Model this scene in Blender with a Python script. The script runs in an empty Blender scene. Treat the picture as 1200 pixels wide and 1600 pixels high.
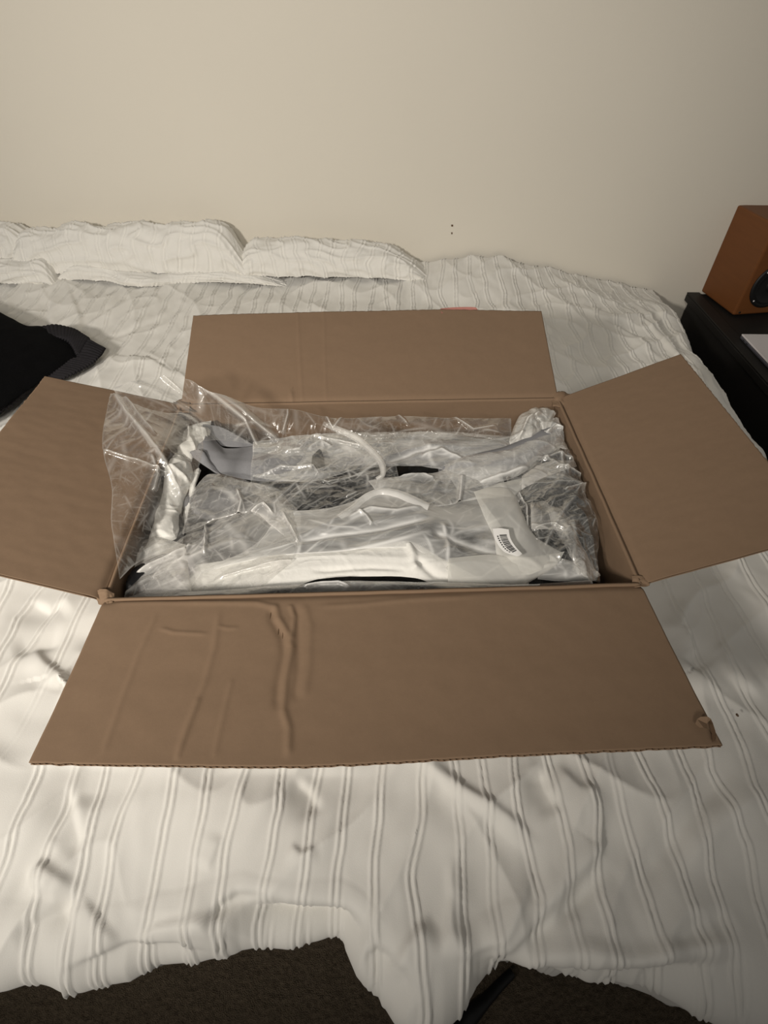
import bpy, math
import numpy as np
from mathutils import Matrix, Vector

sc = bpy.context.scene
COL = sc.collection
# ---------------------------------------------------------------- camera
RIM = 0.19                                   # height of the carton rim above the bed
PITCH, ROLL, F = 0.79397622, 0.01043558, 850.0
_cp, _sp, _cr, _sr = math.cos(PITCH), math.sin(PITCH), math.cos(ROLL), math.sin(ROLL)
FW = np.array([0, _cp, -_sp]); _r = np.array([1., 0, 0]); _u = np.cross(_r, FW)
RT = _cr*_r + _sr*_u; UP = -_sr*_r + _cr*_u
CAM = np.array([0, 0, 0.6 + RIM])
cam_data = bpy.data.cameras.new('camera'); cam = bpy.data.objects.new('camera', cam_data); COL.objects.link(cam)
cam_data.sensor_fit = 'VERTICAL'; cam_data.sensor_height = 32.0; cam_data.lens = F/1600*32.0
cam_data.clip_start = 0.02
M = Matrix.Identity(4)
for i in range(3):
    M[i][0] = RT[i]; M[i][1] = UP[i]; M[i][2] = -FW[i]; M[i][3] = CAM[i]
cam.matrix_world = M
sc.camera = cam
# ---------------------------------------------------------------- light
sc.view_settings.view_transform = 'Standard'; sc.view_settings.look = 'None'
sc.view_settings.gamma = 1.0; sc.view_settings.use_curve_mapping = False
sc.view_settings.exposure = 0.10
w = bpy.data.worlds.new('world'); sc.world = w; w.use_nodes = True
w.node_tree.nodes['Background'].inputs[0].default_value = (1.0, 0.955, 0.89, 1)
w.node_tree.nodes['Background'].inputs[1].default_value = 0.115

def lamp(name, loc, target, energy, radius, color, cone=None, blend=1.0):
    l = bpy.data.lights.new(name, 'SPOT' if cone else 'POINT')
    l.energy = energy; l.shadow_soft_size = radius; l.color = color
    if cone: l.spot_size = math.radians(cone); l.spot_blend = blend
    o = bpy.data.objects.new(name, l); COL.objects.link(o); o.location = loc
    d = Vector(target) - Vector(loc); o.rotation_euler = d.to_track_quat('-Z', 'Y').to_euler()
    return o
lamp('standing_lamp_light', (-1.05, -0.70, 1.15), (-0.30, 1.75, 0.12), 136, 0.10, (1, 0.93, 0.84), 92, 1.0)
lamp('wall_fill_light', (-0.15, -1.0, 1.60), (-0.16, 2.0, 0.20), 80, 0.20, (1, 0.935, 0.84), 72, 1.0)  # added fill spot without a known fixture, brightens the middle of the wall

# ---------------------------------------------------------------- projection helpers
def ray(x, y): return FW + RT*(x-600)/F - UP*(y-800)/F
def atz(x, y, z):
    d = ray(x, y); return CAM + d*(z-CAM[2])/d[2]
def aty(x, y, Y):
    d = ray(x, y); return CAM + d*(Y-CAM[1])/d[1]
def P(*pts):                                  # list of (px,py,z) -> points
    return np.array([atz(*p) for p in pts])

# ---------------------------------------------------------------- noise
_rng = np.random.RandomState(7)
_perm = _rng.permutation(4096)
def _h(ix, iy, seed):
    return _perm[(ix + _perm[(iy + seed*131) & 4095]) & 4095]
def gnoise(x, y, seed=0):
    x = np.asarray(x, float); y = np.asarray(y, float)
    ix = np.floor(x).astype(int); iy = np.floor(y).astype(int); fx = x-ix; fy = y-iy
    def g(a, b):
        t = _h(ix+a, iy+b, seed)*(2*np.pi/4096); return np.cos(t)*(fx-a)+np.sin(t)*(fy-b)
    u = fx*fx*fx*(fx*(fx*6-15)+10); v = fy*fy*fy*(fy*(fy*6-15)+10)
    a, b, c, d = g(0, 0), g(1, 0), g(0, 1), g(1, 1)
    return (a*(1-u)+b*u)*(1-v)+(c*(1-u)+d*u)*v
def fbm(x, y, seed=0, octs=4):
    s = 0; a = 1
    for o in range(octs): s = s+a*gnoise(x*2**o, y*2**o, seed+o*17); a *= .5
    return s
def ridged(x, y, seed=0):
    return 1-np.minimum(1, np.abs(gnoise(x, y, seed))*2.6)
def _warp(x, y, seed, size, ang, stretch):
    c, s = math.cos(ang), math.sin(ang)
    a = (x*c+y*s)/size/stretch; b = (-x*s+y*c)/size
    return a, b, gnoise(a*.6+3, b*.6, seed+5)*1.1, gnoise(a*.6, b*.6+9, seed+6)*1.1
def lines(a, b, wx, wy, seed, spread=1.2, fs=(.35, .8), width=.05):
    """straight crease streaks of a pulled film, 0..1"""
    o = np.zeros_like(a); rr = np.random.RandomState(seed+77)
    for k in range(9):
        t = rr.normal(np.pi/2, spread); f = rr.uniform(*fs); ph = rr.uniform(0, 9)
        q = (a*math.cos(t)+b*math.sin(t))*f+ph+.22*wx
        d = np.abs(q-np.round(q))/f
        msk = smooth(.08, .38, gnoise(a*.55+k*3.1, b*.55-k*1.7, seed+30+k))
        o = np.maximum(o, np.exp(-(d/width)**2)*msk*rr.uniform(.5, 1))
    return o
def crumple(x, y, seed, size=0.05, ang=0.0, stretch=1.0):
    """creased film, about -1..1: rounded pillows between crisp creases; size = distance between creases (m)"""
    a, b, wx, wy = _warp(x, y, seed, size, ang, stretch)
    fac = np.zeros_like(a); rr = np.random.RandomState(seed)
    for k in range(5):
        t = rr.uniform(0, np.pi); f = rr.uniform(.4, 1.2); ph = rr.uniform(0, 9)
        q = (a*math.cos(t)+b*math.sin(t))*f+ph+wx*.6
        fac += np.sqrt((((q % 2)-1))**2+.006)-.5
    return ridged(a*.8+wx, b*.8+wy, seed)**2*.35+fac*.5-.3+gnoise(a*.9, b*.9, seed+8)*.7+.45*lines(a, b, wx, wy, seed, width=.09)
def creases(x, y, seed, size=0.05, ang=0.0, stretch=1.0):
    a, b, wx, wy = _warp(x, y, seed, size, ang, stretch)
    o = lines(a, b, wx, wy, seed, width=.045)
    return np.maximum(o, .7*lines(a*2.1, b*2.1, wx, wy, seed+4, width=.06))
def set_crease(o, c):
    at = o.data.attributes.new('crease', 'FLOAT', 'POINT'); at.data.foreach_set('value', np.clip(c, 0, 1).reshape(-1).astype(np.float32))
def segdist(x, y, pts):
    """signed distance to a polyline (plan) and position along it 0..1"""
    best = np.full(x.shape, 1e9); sg = np.zeros(x.shape); tt = np.zeros(x.shape)
    n = len(pts)-1
    for i in range(n):
        ax, ay = pts[i][0], pts[i][1]; dx, dy = pts[i+1][0]-ax, pts[i+1][1]-ay
        L = dx*dx+dy*dy+1e-12
        t = np.clip(((x-ax)*dx+(y-ay)*dy)/L, 0, 1)
        ex = x-ax-dx*t; ey = y-ay-dy*t; d = np.hypot(ex, ey)
        m = d < best
        best = np.where(m, d, best); sg = np.where(m, np.sign(dx*ey-dy*ex), sg); tt = np.where(m, (i+t)/n, tt)
    return best, sg, tt
def smooth(a, b, x):
    t = np.clip((x-a)/(b-a), 0, 1); return t*t*(3-2*t)
def fold(x, y, z, pts, width, height, taper=.15, step=0.0, kind='g'):
    """adds a ridge (height>0) or groove along plan polyline pts to z in place"""
    R = width*4
    px = [p[0] for p in pts]; py = [p[1] for p in pts]
    m = (x > min(px)-R) & (x < max(px)+R) & (y > min(py)-R) & (y < max(py)+R)
    if not m.any(): return
    d, s, t = segdist(x[m], y[m], pts)
    e = smooth(0, taper, t)*smooth(0, taper, 1-t) if taper else 1
    if kind == 'a': v = np.where(s > 0, np.exp(-(d/(width*.55))**2), np.exp(-(d/(width*1.7))**2))
    elif kind == 'g': v = np.exp(-(d/width)**2)
    else: v = np.maximum(0, 1-d/width)
    z[m] += height*v*e + step*np.tanh(s*d/width)*np.exp(-(d/(width*2.2))**2)*e

# ---------------------------------------------------------------- mesh helpers
def grid_mesh(name, V, mat, parent=None, smooth_shade=True, uv=True, closed_u=False):
    """V: (n, m, 3) array"""
    n, m = V.shape[:2]
    me = bpy.data.meshes.new(name)
    idx = np.arange(n*m).reshape(n, m)
    if closed_u: idx = np.concatenate([idx, idx[:1]], 0)
    q = np.stack([idx[:-1, :-1], idx[1:, :-1], idx[1:, 1:], idx[:-1, 1:]], -1).reshape(-1, 4)
    me.vertices.add(n*m); me.vertices.foreach_set('co', V.reshape(-1).astype(np.float32))
    me.loops.add(q.size); me.loops.foreach_set('vertex_index', q.reshape(-1).astype(np.int32))
    me.polygons.add(len(q)); me.polygons.foreach_set('loop_start', (np.arange(len(q))*4).astype(np.int32))
    me.update(calc_edges=True)
    if smooth_shade: me.polygons.foreach_set('use_smooth', np.ones(len(q), bool))
    if uv and not closed_u:
        u, v = np.meshgrid(np.linspace(0, 1, n), np.linspace(0, 1, m), indexing='ij')
        uvv = np.stack([u.reshape(-1)[q.reshape(-1)], v.reshape(-1)[q.reshape(-1)]], -1)
        l = me.uv_layers.new(name='uv'); l.data.foreach_set('uv', uvv.reshape(-1).astype(np.float32))
    me.materials.append(mat); me.validate()
    o = bpy.data.objects.new(name, me); COL.objects.link(o)
    if parent is not None: o.parent = parent
    return o
def poly_mesh(name, verts, faces, mat, parent=None, bevel=0, smooth_shade=False, seg=2):
    me = bpy.data.meshes.new(name); me.from_pydata([tuple(map(float, v)) for v in verts], [], faces); me.update()
    me.materials.append(mat)
    if smooth_shade: me.polygons.foreach_set('use_smooth', np.ones(len(me.polygons), bool))
    o = bpy.data.objects.new(name, me); COL.objects.link(o)
    if parent is not None: o.parent = parent
    if bevel:
        b = o.modifiers.new('bevel', 'BEVEL'); b.width = bevel; b.segments = seg; b.limit_method = 'ANGLE'
    return o
def box_verts(x0, x1, y0, y1, z0, z1):
    return [(x0,y0,z0),(x1,y0,z0),(x1,y1,z0),(x0,y1,z0),(x0,y0,z1),(x1,y0,z1),(x1,y1,z1),(x0,y1,z1)]
BF = [(0,3,2,1),(4,5,6,7),(0,1,5,4),(1,2,6,5),(2,3,7,6),(3,0,4,7)]
def box(name, x0, x1, y0, y1, z0, z1, mat, parent=None, bevel=0):
    return poly_mesh(name, box_verts(x0,x1,y0,y1,z0,z1), BF, mat, parent, bevel)
def hexa(name, bottom4, top4, mat, parent=None, bevel=0):
    return poly_mesh(name, list(bottom4)+list(top4), BF, mat, parent, bevel)
def resample(pts, n, smooth_curve=True):
    pts = np.asarray(pts, float)
    d = np.r_[0, np.cumsum(np.linalg.norm(np.diff(pts, axis=0), axis=1))]; d /= d[-1]
    t = np.linspace(0, 1, n)
    if not smooth_curve or len(pts) < 3:
        return np.stack([np.interp(t, d, pts[:, k]) for k in range(pts.shape[1])], -1)
    tan = np.gradient(pts, axis=0)/np.gradient(d)[:, None]
    i = np.clip(np.searchsorted(d, t)-1, 0, len(d)-2)
    h = (d[i+1]-d[i])[:, None]; u = ((t-d[i])[:, None])/h
    return (2*u**3-3*u**2+1)*pts[i]+(u**3-2*u**2+u)*h*tan[i]+(-2*u**3+3*u**2)*pts[i+1]+(u**3-u**2)*h*tan[i+1]
def coons(top, bottom, left=None, right=None, n=80, m=60, sm=True):
    """patch between four boundary lines (world points); top/bottom run left->right, left/right run top->bottom"""
    T = resample(top, n, sm); B = resample(bottom, n, sm)
    L = resample(left if left is not None else [T[0], B[0]], m, sm)
    Rr = resample(right if right is not None else [T[-1], B[-1]], m, sm)
    L = L + (T[0]-L[0])*np.linspace(1, 0, m)[:, None] + (B[0]-L[-1])*np.linspace(0, 1, m)[:, None]
    Rr = Rr + (T[-1]-Rr[0])*np.linspace(1, 0, m)[:, None] + (B[-1]-Rr[-1])*np.linspace(0, 1, m)[:, None]
    u = np.linspace(0, 1, n)[:, None, None]; v = np.linspace(0, 1, m)[None, :, None]
    S = (1-v)*T[:, None]+v*B[:, None]+(1-u)*L[None]+u*Rr[None]
    S -= (1-u)*(1-v)*T[0]+u*(1-v)*T[-1]+(1-u)*v*B[0]+u*v*B[-1]
    return S
def normals(V):
    du = np.gradient(V, axis=0); dv = np.gradient(V, axis=1)
    N = np.cross(du, dv); N /= np.linalg.norm(N, axis=-1, keepdims=True)+1e-12
    return np.where(N[..., 2:3] < 0, -N, N)
def solidify(o, t, offset=-1):
    s = o.modifiers.new('thickness', 'SOLIDIFY'); s.thickness = t; s.offset = offset
    return o
def tube(name, pts, radius, mat, parent=None, n=60, seg=14, caps=True):
    C = resample(pts, n); r = np.interp(np.linspace(0, 1, n), np.linspace(0, 1, len(np.atleast_1d(radius))), np.atleast_1d(radius)) if np.ndim(radius) else np.full(n, radius)
    T = np.gradient(C, axis=0); T /= np.linalg.norm(T, axis=1, keepdims=True)
    A = np.cross(T, [0, 0, 1.]); A /= np.linalg.norm(A, axis=1, keepdims=True)+1e-9; B = np.cross(A, T)
    th = np.linspace(0, 2*np.pi, seg, endpoint=False)
    V = C[None]+(np.cos(th)[:, None, None]*A[None]+np.sin(th)[:, None, None]*B[None])*r[None, :, None]
    if 'INSIDE' in globals(): V = inside(V)
    return grid_mesh(name, V, mat, parent, closed_u=True, uv=False)
def empty(name, loc):
    o = bpy.data.objects.new(name, None); COL.objects.link(o); o.location = loc; o.empty_display_size = .05
    return o
def keep(parent):
    """children meshes are written in world coordinates: undo the parent's offset"""
    bpy.context.view_layer.update()
    for c in parent.children:
        c.matrix_parent_inverse = parent.matrix_world.inverted()
def tag(o, label=None, cat=None, group=None, kind=None):
    if label: o['label'] = label
    if cat: o['category'] = cat
    if group: o['group'] = group
    if kind: o['kind'] = kind
    return o

# ---------------------------------------------------------------- materials
def mat(name, color, rough=.8, spec=.3, noise=None, bump=None, sheen=0, metallic=0, coat=0, trans=0):
    """noise=(scale, amount, stretch xyz) colour mottling; bump=(scale, strength, distance)"""
    m = bpy.data.materials.new(name); m.use_nodes = True; nt = m.node_tree; N = nt.nodes; L = nt.links
    b = N['Principled BSDF']; b.inputs['Base Color'].default_value = (*color, 1)
    b.inputs['Roughness'].default_value = rough; b.inputs['Specular IOR Level'].default_value = spec
    b.inputs['Metallic'].default_value = metallic; b.inputs['Coat Weight'].default_value = coat
    if sheen: b.inputs['Sheen Weight'].default_value = sheen
    tc = N.new('ShaderNodeTexCoord')
    if noise:
        mp = N.new('ShaderNodeMapping'); mp.inputs['Scale'].default_value = noise[2] if len(noise) > 2 else (1, 1, 1)
        n = N.new('ShaderNodeTexNoise'); n.inputs['Scale'].default_value = noise[0]; n.inputs['Detail'].default_value = 5
        r = N.new('ShaderNodeMix'); r.data_type = 'RGBA'
        L.new(tc.outputs['Object'], mp.inputs['Vector']); L.new(mp.outputs[0], n.inputs['Vector'])
        L.new(n.outputs['Fac'], r.inputs['Factor'])
        r.inputs['A'].default_value = tuple(c*(1-noise[1]) for c in color)+(1,)
        r.inputs['B'].default_value = tuple(min(1, c*(1+noise[1])) for c in color)+(1,)
        L.new(r.outputs['Result'], b.inputs['Base Color'])
    if bump:
        n2 = N.new('ShaderNodeTexNoise'); n2.inputs['Scale'].default_value = bump[0]; n2.inputs['Detail'].default_value = 4
        L.new(tc.outputs['Object'], n2.inputs['Vector'])
        bp = N.new('ShaderNodeBump'); bp.inputs['Strength'].default_value = bump[1]; bp.inputs['Distance'].default_value = bump[2]
        L.new(n2.outputs['Fac'], bp.inputs['Height']); L.new(bp.outputs[0], b.inputs['Normal'])
    return m

def film(name, milk, milk_var=.25, rough=.2, tint=(.93, .92, .88), gloss=1.0, scale=9, stretch=(1, 1, 1), bump=.25, bscale=35, crease=.5):
    """thin polythene: see-through, partly milky, glossy skin; stretched creases (mesh attribute) turn whitish"""
    m = bpy.data.materials.new(name); m.use_nodes = True; nt = m.node_tree; N = nt.nodes; L = nt.links
    N.clear(); out = N.new('ShaderNodeOutputMaterial')
    tc = N.new('ShaderNodeTexCoord'); mp = N.new('ShaderNodeMapping'); mp.inputs['Scale'].default_value = stretch
    L.new(tc.outputs['Object'], mp.inputs['Vector'])
    n1 = N.new('ShaderNodeTexNoise'); n1.inputs['Scale'].default_value = scale; n1.inputs['Detail'].default_value = 4; n1.inputs['Roughness'].default_value = .6
    n1.inputs['Distortion'].default_value = .8
    L.new(mp.outputs[0], n1.inputs['Vector'])
    mr = N.new('ShaderNodeMapRange'); mr.inputs['From Min'].default_value = .35; mr.inputs['From Max'].default_value = .65
    mr.inputs['To Min'].default_value = max(0, milk-milk_var); mr.inputs['To Max'].default_value = min(1, milk+milk_var)
    L.new(n1.outputs['Fac'], mr.inputs['Value'])
    at = N.new('ShaderNodeAttribute'); at.attribute_name = 'crease'
    ma = N.new('ShaderNodeMath'); ma.operation = 'MULTIPLY_ADD'; ma.use_clamp = True; ma.inputs[1].default_value = crease
    L.new(at.outputs['Fac'], ma.inputs[0]); L.new(mr.outputs[0], ma.inputs[2])
    n2 = N.new('ShaderNodeTexNoise'); n2.inputs['Scale'].default_value = bscale; n2.inputs['Detail'].default_value = 2; n2.inputs['Distortion'].default_value = 1.0
    L.new(mp.outputs[0], n2.inputs['Vector'])
    bp = N.new('ShaderNodeBump'); bp.inputs['Strength'].default_value = bump; bp.inputs['Distance'].default_value = .004
    L.new(n2.outputs['Fac'], bp.inputs['Height'])
    tr = N.new('ShaderNodeBsdfTransparent'); tr.inputs[0].default_value = (.975, .975, .97, 1)
    di = N.new('ShaderNodeBsdfDiffuse'); di.inputs[0].default_value = (*tint, 1)
    tl = N.new('ShaderNodeBsdfTranslucent'); tl.inputs[0].default_value = (*tint, 1)
    mx = N.new('ShaderNodeMixShader'); mx.inputs[0].default_value = .3
    L.new(di.outputs[0], mx.inputs[1]); L.new(tl.outputs[0], mx.inputs[2])
    mm = N.new('ShaderNodeMixShader'); L.new(ma.outputs[0], mm.inputs[0]); L.new(tr.outputs[0], mm.inputs[1]); L.new(mx.outputs[0], mm.inputs[2])
    gl = N.new('ShaderNodeBsdfGlossy'); gl.inputs['Roughness'].default_value = rough; gl.inputs[0].default_value = (1, 1, 1, 1)
    L.new(bp.outputs[0], gl.inputs['Normal'])
    fr = N.new('ShaderNodeFresnel'); fr.inputs['IOR'].default_value = 1.45
    mu = N.new('ShaderNodeMath'); mu.operation = 'MULTIPLY'; mu.inputs[1].default_value = gloss; mu.use_clamp = True; L.new(fr.outputs[0], mu.inputs[0])
    mn = N.new('ShaderNodeMath'); mn.operation = 'MINIMUM'; mn.inputs[1].default_value = .27; L.new(mu.outputs[0], mn.inputs[0]); mu = mn
    fin = N.new('ShaderNodeMixShader'); L.new(mu.outputs[0], fin.inputs[0]); L.new(mm.outputs[0], fin.inputs[1]); L.new(gl.outputs[0], fin.inputs[2])
    L.new(fin.outputs[0], out.inputs['Surface'])
    return m

M_WALL = mat('wall_paint', (.70, .66, .575), .75, .25, noise=(3, .02), bump=(260, .12, .002))
M_CARPET = mat('brown_carpet', (.19, .15, .105), 1, .05, noise=(160, .5), bump=(500, 1, .006))
M_CLOTH = mat('white_cotton', (.76, .745, .70), .85, .15, noise=(6, .02), bump=(900, .25, .001), sheen=.15)
M_SHEET = mat('mattress_cloth', (.6, .58, .54), .9, .1, noise=(6, .02))
M_BEDWOOD = mat('dark_bed_wood', (.02, .018, .016), .6, .3, noise=(20, .2))
M_CARD = mat('brown_cardboard', (.200, .134, .086), .85, .18, noise=(140, .05), bump=(500, .15, .0006))
M_CARDDARK = mat('raw_cardboard_core', (.12, .075, .045), .95, .1, noise=(60, .15))
M_BLACKWOOD = mat('black_ash_veneer', (.012, .011, .010), .55, .35, noise=(40, .4, (1, 12, 1)), bump=(120, .1, .0006))
M_SPKWOOD = mat('cherry_veneer', (.17, .062, .018), .5, .3, noise=(14, .12, (1, 1, 8)))
M_RUBBER = mat('black_rubber', (.01, .01, .01), .5, .4, noise=(30, .2))
M_ALU = mat('silver_aluminium', (.78, .75, .76), .45, .5, noise=(80, .02), metallic=.1)
M_ALUSIDE = mat('dark_aluminium_side', (.13, .13, .16), .4, .5, noise=(80, .05), metallic=.5)
M_KNIT = mat('black_knit', (.0045, .0045, .005), .95, .05, noise=(300, .5), bump=(700, .8, .003), sheen=.0)
M_RIB = mat('ribbed_black_knit', (.024, .0225, .025), .9, .05, noise=(200, .3), bump=(900, .5, .001))
M_FOAMW = mat('white_foam_sheet', (.72, .71, .67), .7, .3, noise=(30, .04), bump=(120, .3, .003))
M_FOAMG = mat('grey_foam_sheet', (.23, .23, .24), .8, .2, noise=(90, .06), bump=(400, .3, .001))
M_FOAMD = mat('dark_grey_foam', (.13, .13, .135), .8, .2, noise=(90, .06), bump=(400, .3, .001))
M_PURP = mat('purple_grey_fabric', (.075, .062, .075), .8, .2, noise=(90, .1), bump=(400, .3, .001))
M_BLKFAB = mat('black_nylon', (.013, .014, .014), .55, .4, noise=(60, .3), bump=(90, .6, .006))
M_BLKPLA = mat('black_plastic', (.012, .012, .013), .3, .5, noise=(60, .2), bump=(60, .3, .004))
M_LABEL = mat('white_label', (.85, .84, .82), .5, .3, noise=(50, .01))
M_INK = mat('black_ink', (.015, .015, .015), .5, .3, noise=(50, .05))
M_RED = mat('pink_tape_print', (.40, .17, .14), .6, .3, noise=(60, .2))
F_CLEAR = film('clear_polythene', .04, .04, rough=.16, gloss=1.0, crease=.42, bump=.3)
F_CLEAR2 = film('crinkled_clear_polythene', .07, .07, rough=.18, gloss=1.1, crease=.55, bump=.35)
F_MILK = film('frosted_polythene', .38, .26, rough=.26, tint=(.92, .915, .89), gloss=.9, stretch=(.6, 1.6, 1), crease=.6)
F_MILK2 = film('thin_frosted_polythene', .30, .24, rough=.18, tint=(.90, .88, .84), gloss=.9, crease=.5)
F_WHITE = film('thick_frosted_polythene', .62, .12, rough=.35, tint=(.90, .89, .84), gloss=.7, crease=.3)

# ================================================================ the room
YW = 2.0
floor = grid_mesh('floor', np.stack(np.meshgrid(np.linspace(-3.2, 3.2, 90), np.linspace(-2.6, YW, 70), indexing='ij')+[np.full((90, 70), -.5)], -1), M_CARPET, uv=False)
tag(floor, kind='structure')
gx, gy = np.meshgrid(np.linspace(-.75, .75, 500), np.linspace(-.28, .2, 170), indexing='ij')
pile = grid_mesh('carpet_pile', np.stack([gx, gy, -.497+.004*fbm(gx*160, gy*160, 3, 2)+.002*gnoise(gx*30, gy*30, 8)], -1), M_CARPET, parent=floor, uv=False)
pile['kind'] = 'stuff'
tag(box('wall_back', -3.2, 3.2, YW, YW+.12, -.5, 2.0, M_WALL), kind='structure')
o = poly_mesh('paint_chip', [aty(705,351,YW-.001), aty(708,351,YW-.001), aty(708,354,YW-.001), aty(705,354,YW-.001)], [(0,1,2,3)], M_CARDDARK, parent=bpy.data.objects['wall_back'])
o = poly_mesh('paint_chip', [aty(705,363,YW-.001), aty(707,363,YW-.001), aty(707,366,YW-.001), aty(705,366,YW-.001)], [(0,1,2,3)], M_CARDDARK, parent=bpy.data.objects['wall_back'])

# ================================================================ bed
bed = empty('bed', (-.3, 1.0, -.5))
box('mattress', -1.75, .80, .17, 1.97, -.26, -.035, M_SHEET, bed, .04)
box('bed_base', -1.75, .78, .20, 1.97, -.44, -.262, M_BEDWOOD, bed, .01)
for x in (-1.6, .62):
    for y in (.30, 1.8): box('leg', x, x+.06, y, y+.06, -.5, -.441, M_BEDWOOD, bed, .004)
keep(bed)
tag(bed, 'low bed with mattress hidden beneath the white bedspread, against the wall', 'bed')

# ---- bedspread: a fine sheet with geometry for folds and cords
hem_px = [(-700,1470),(-300,1500),(0,1535),(60,1540),(120,1546),(200,1544),(250,1520),(300,1512),(380,1495),(450,1508),(530,1503),(565,1525),(600,1570),(635,1606),(665,1625),(690,1618),(720,1600),(745,1562),(785,1541),(860,1552),(930,1570),(1000,1578),(1060,1592),(1120,1605),(1300,1640),(1700,1700)]
hem = P(*[(x, y, -.10) for x, y in hem_px])
edge_px = [(1050,474),(1063,500),(1075,540),(1112,592),(1152,652),(1187,705),(1260,830)]
edge = P(*[(x, y, -.03) for x, y in edge_px])[::-1]
def cloth_height(x, y):
    z = .016*fbm(x*3.2, y*3.2, 11, 2)+.0065*fbm(x*11+gnoise(x*4, y*4, 5), y*7, 23, 3)
    z += .007*(ridged(x*5+.6*y*5, y*3.0, 31)**3)+.006*(ridged(x*7-4*y, y*4+x*2, 37)**3)
    # drop towards the back right corner
    z += .05*smooth(1.7, 2.0, y)*smooth(.78, .3, x)*smooth(-.15, .25, x)
    z -= .05*smooth(.55, 1.0, x)*smooth(1.3, 2.0, y)
    def fp(pts, w, h, **k): fold(x, y, z, P(*[(a, b, 0) for a, b in pts]), w*1.2, h*.95, taper=.3, kind='a', **k)
    # foreground folds, traced
    fp([(650,1200),(705,1245),(775,1295),(835,1350)], .014, -.012)
    fp([(665,1190),(720,1235),(790,1280),(850,1330)], .012, .008)
    fp([(940,1225),(935,1325),(890,1382),(840,1430),(790,1470),(765,1505)], .011, .016)
    fp([(960,1340),(910,1400),(855,1450),(800,1490)], .016, -.010)
    fp([(1160,1190),(1090,1255),(1030,1330),(965,1425)], .028, -.014)
    fp([(1200,1215),(1120,1290),(1060,1360)], .022, .009)
    fp([(835,1200),(850,1240),(875,1275)], .012, -.009)
    fp([(860,1195),(900,1240),(945,1250)], .016, .008)
    fp([(700,1500),(705,1450),(712,1400),(705,1330)], .010, .008)
    fp([(835,1345),(820,1400),(790,1450),(740,1480),(640,1500)], .010, .009)
    fp([(1050,1480),(1100,1445),(1165,1425)], .012, -.008)
    fp([(25,1350),(35,1390),(70,1405),(120,1400)], .012, -.010)
    fp([(45,1345),(70,1365),(110,1392)], .014, .012)
    fp([(60,1340),(90,1310),(115,1270),(130,1235)], .012, .008)
    fp([(95,1215),(108,1265),(116,1310),(104,1350)], .012, -.009)
    fp([(0,1465),(60,1430),(105,1400)], .012, -.010)
    fp([(110,1390),(140,1440),(165,1475)], .007, .006)
    fp([(50,1520),(110,1500),(170,1480),(260,1478),(330,1485)], .007, -.008)
    fp([(180,1475),(230,1445),(300,1430),(345,1430),(400,1410)], .008, .010)
    fp([(310,1440),(340,1415),(365,1400),(430,1400)], .010, -.014)
    fp([(400,1400),(440,1425),(520,1430),(560,1440)], .016, -.014)
    fp([(345,1300),(330,1335),(315,1360)], .008, .004)
    fp([(450,1215),(480,1240),(500,1275)], .012, -.008)
    fp([(450,1320),(470,1335),(500,1325)], .006, .005)
    fp([(0,1215),(60,1205),(130,1200),(240,1215)], .020, -.007)
    fp([(300,1215),(450,1212),(600,1215)], .018, -.006)
    fp([(335,1425),(400,1432),(470,1445),(540,1448),(590,1470)], .020, -.034)
    fp([(690,1505),(790,1520),(900,1530),(1030,1535),(1120,1520),(1230,1490)], .022, -.034)
    fp([(760,1470),(850,1480),(930,1478),(1000,1495),(1100,1480),(1200,1470)], .014, .012)
    fp([(560,1500),(590,1490),(630,1520),(650,1570)], .014, -.016)
    fp([(600,1540),(640,1480),(680,1430)], .012, .012)
    # left strip beside the front flap
    fp([(45,1010),(70,1040),(95,1060),(60,1085)], .012, .010)
    fp([(40,940),(75,960),(110,940)], .014, -.010)
    fp([(100,1005),(60,1010),(20,1030)], .016, -.008)
    fp([(150,1000),(110,1045),(90,1085)], .010, .008)
    # right strip
    fp([(1130,1010),(1090,1040),(1070,1020)], .014, -.008)
    fp([(1200,1090),(1150,1050),(1120,1000)], .014, .009)
    fp([(1075,930),(1060,980),(1090,1020)], .010, .007)
    # behind the box
    fp([(120,520),(180,490),(240,460),(300,440)], .022, .010)
    fp([(130,545),(200,520),(290,480)], .020, -.008)
    fp([(165,560),(230,565),(290,595)], .018, .010)
    fp([(0,470),(60,440),(110,425)], .022, .016)
    fp([(80,455),(70,500),(85,540)], .016, -.012)
    fp([(100,440),(125,500),(120,560)], .014, .008)
    fp([(900,475),(960,495),(1000,490),(1050,540)], .014, .009)
    fp([(985,455),(1020,490),(1060,560),(1110,610)], .012, .010)
    fp([(1010,455),(1050,500),(1085,570)], .010, -.006)
    fp([(990,480),(1030,530),(1080,590)], .012, -.008)
    fp([(935,500),(990,520),(1030,560)], .012, .007)
    return z
def cords(x, y, amp=.0032, pitch=.0475):
    wob = .016*gnoise(x*1.5+2, y*2.6, 41)+.010*gnoise(x*5, y*1.2, 42)
    c = x+wob; k = np.round(c/pitch)
    d = None
    z1 = .014*(np.abs(((y*2.6+.37*k+1.2*gnoise(y*1.9, k*.77, 51)) % 1)-.5)*2-.5)+.007*gnoise(y*8, k*1.7, 52)+.004*gnoise(y*21, k*2.3, 53)
    d = c-k*pitch-z1
    lumpy = 1+.35*gnoise(x*90, y*130, 9)
    g = np.exp(-((d-.0040)/.0019)**2)+np.exp(-((d+.0040)/.0019)**2)-.35*np.exp(-(d/.008)**2)
    vis = smooth(-.55, -.3, gnoise(k*.9, y*1.6, 61))
    return amp*(1+.9*smooth(.9, 1.7, y))*g*lumpy*vis
NQ, NP = 640, 1080
hx, hy = hem[:, 0], hem[:, 1]
def hem_y(x): return np.interp(x, hx, hy)+.006*gnoise(x*14, x*0, 3)
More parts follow.
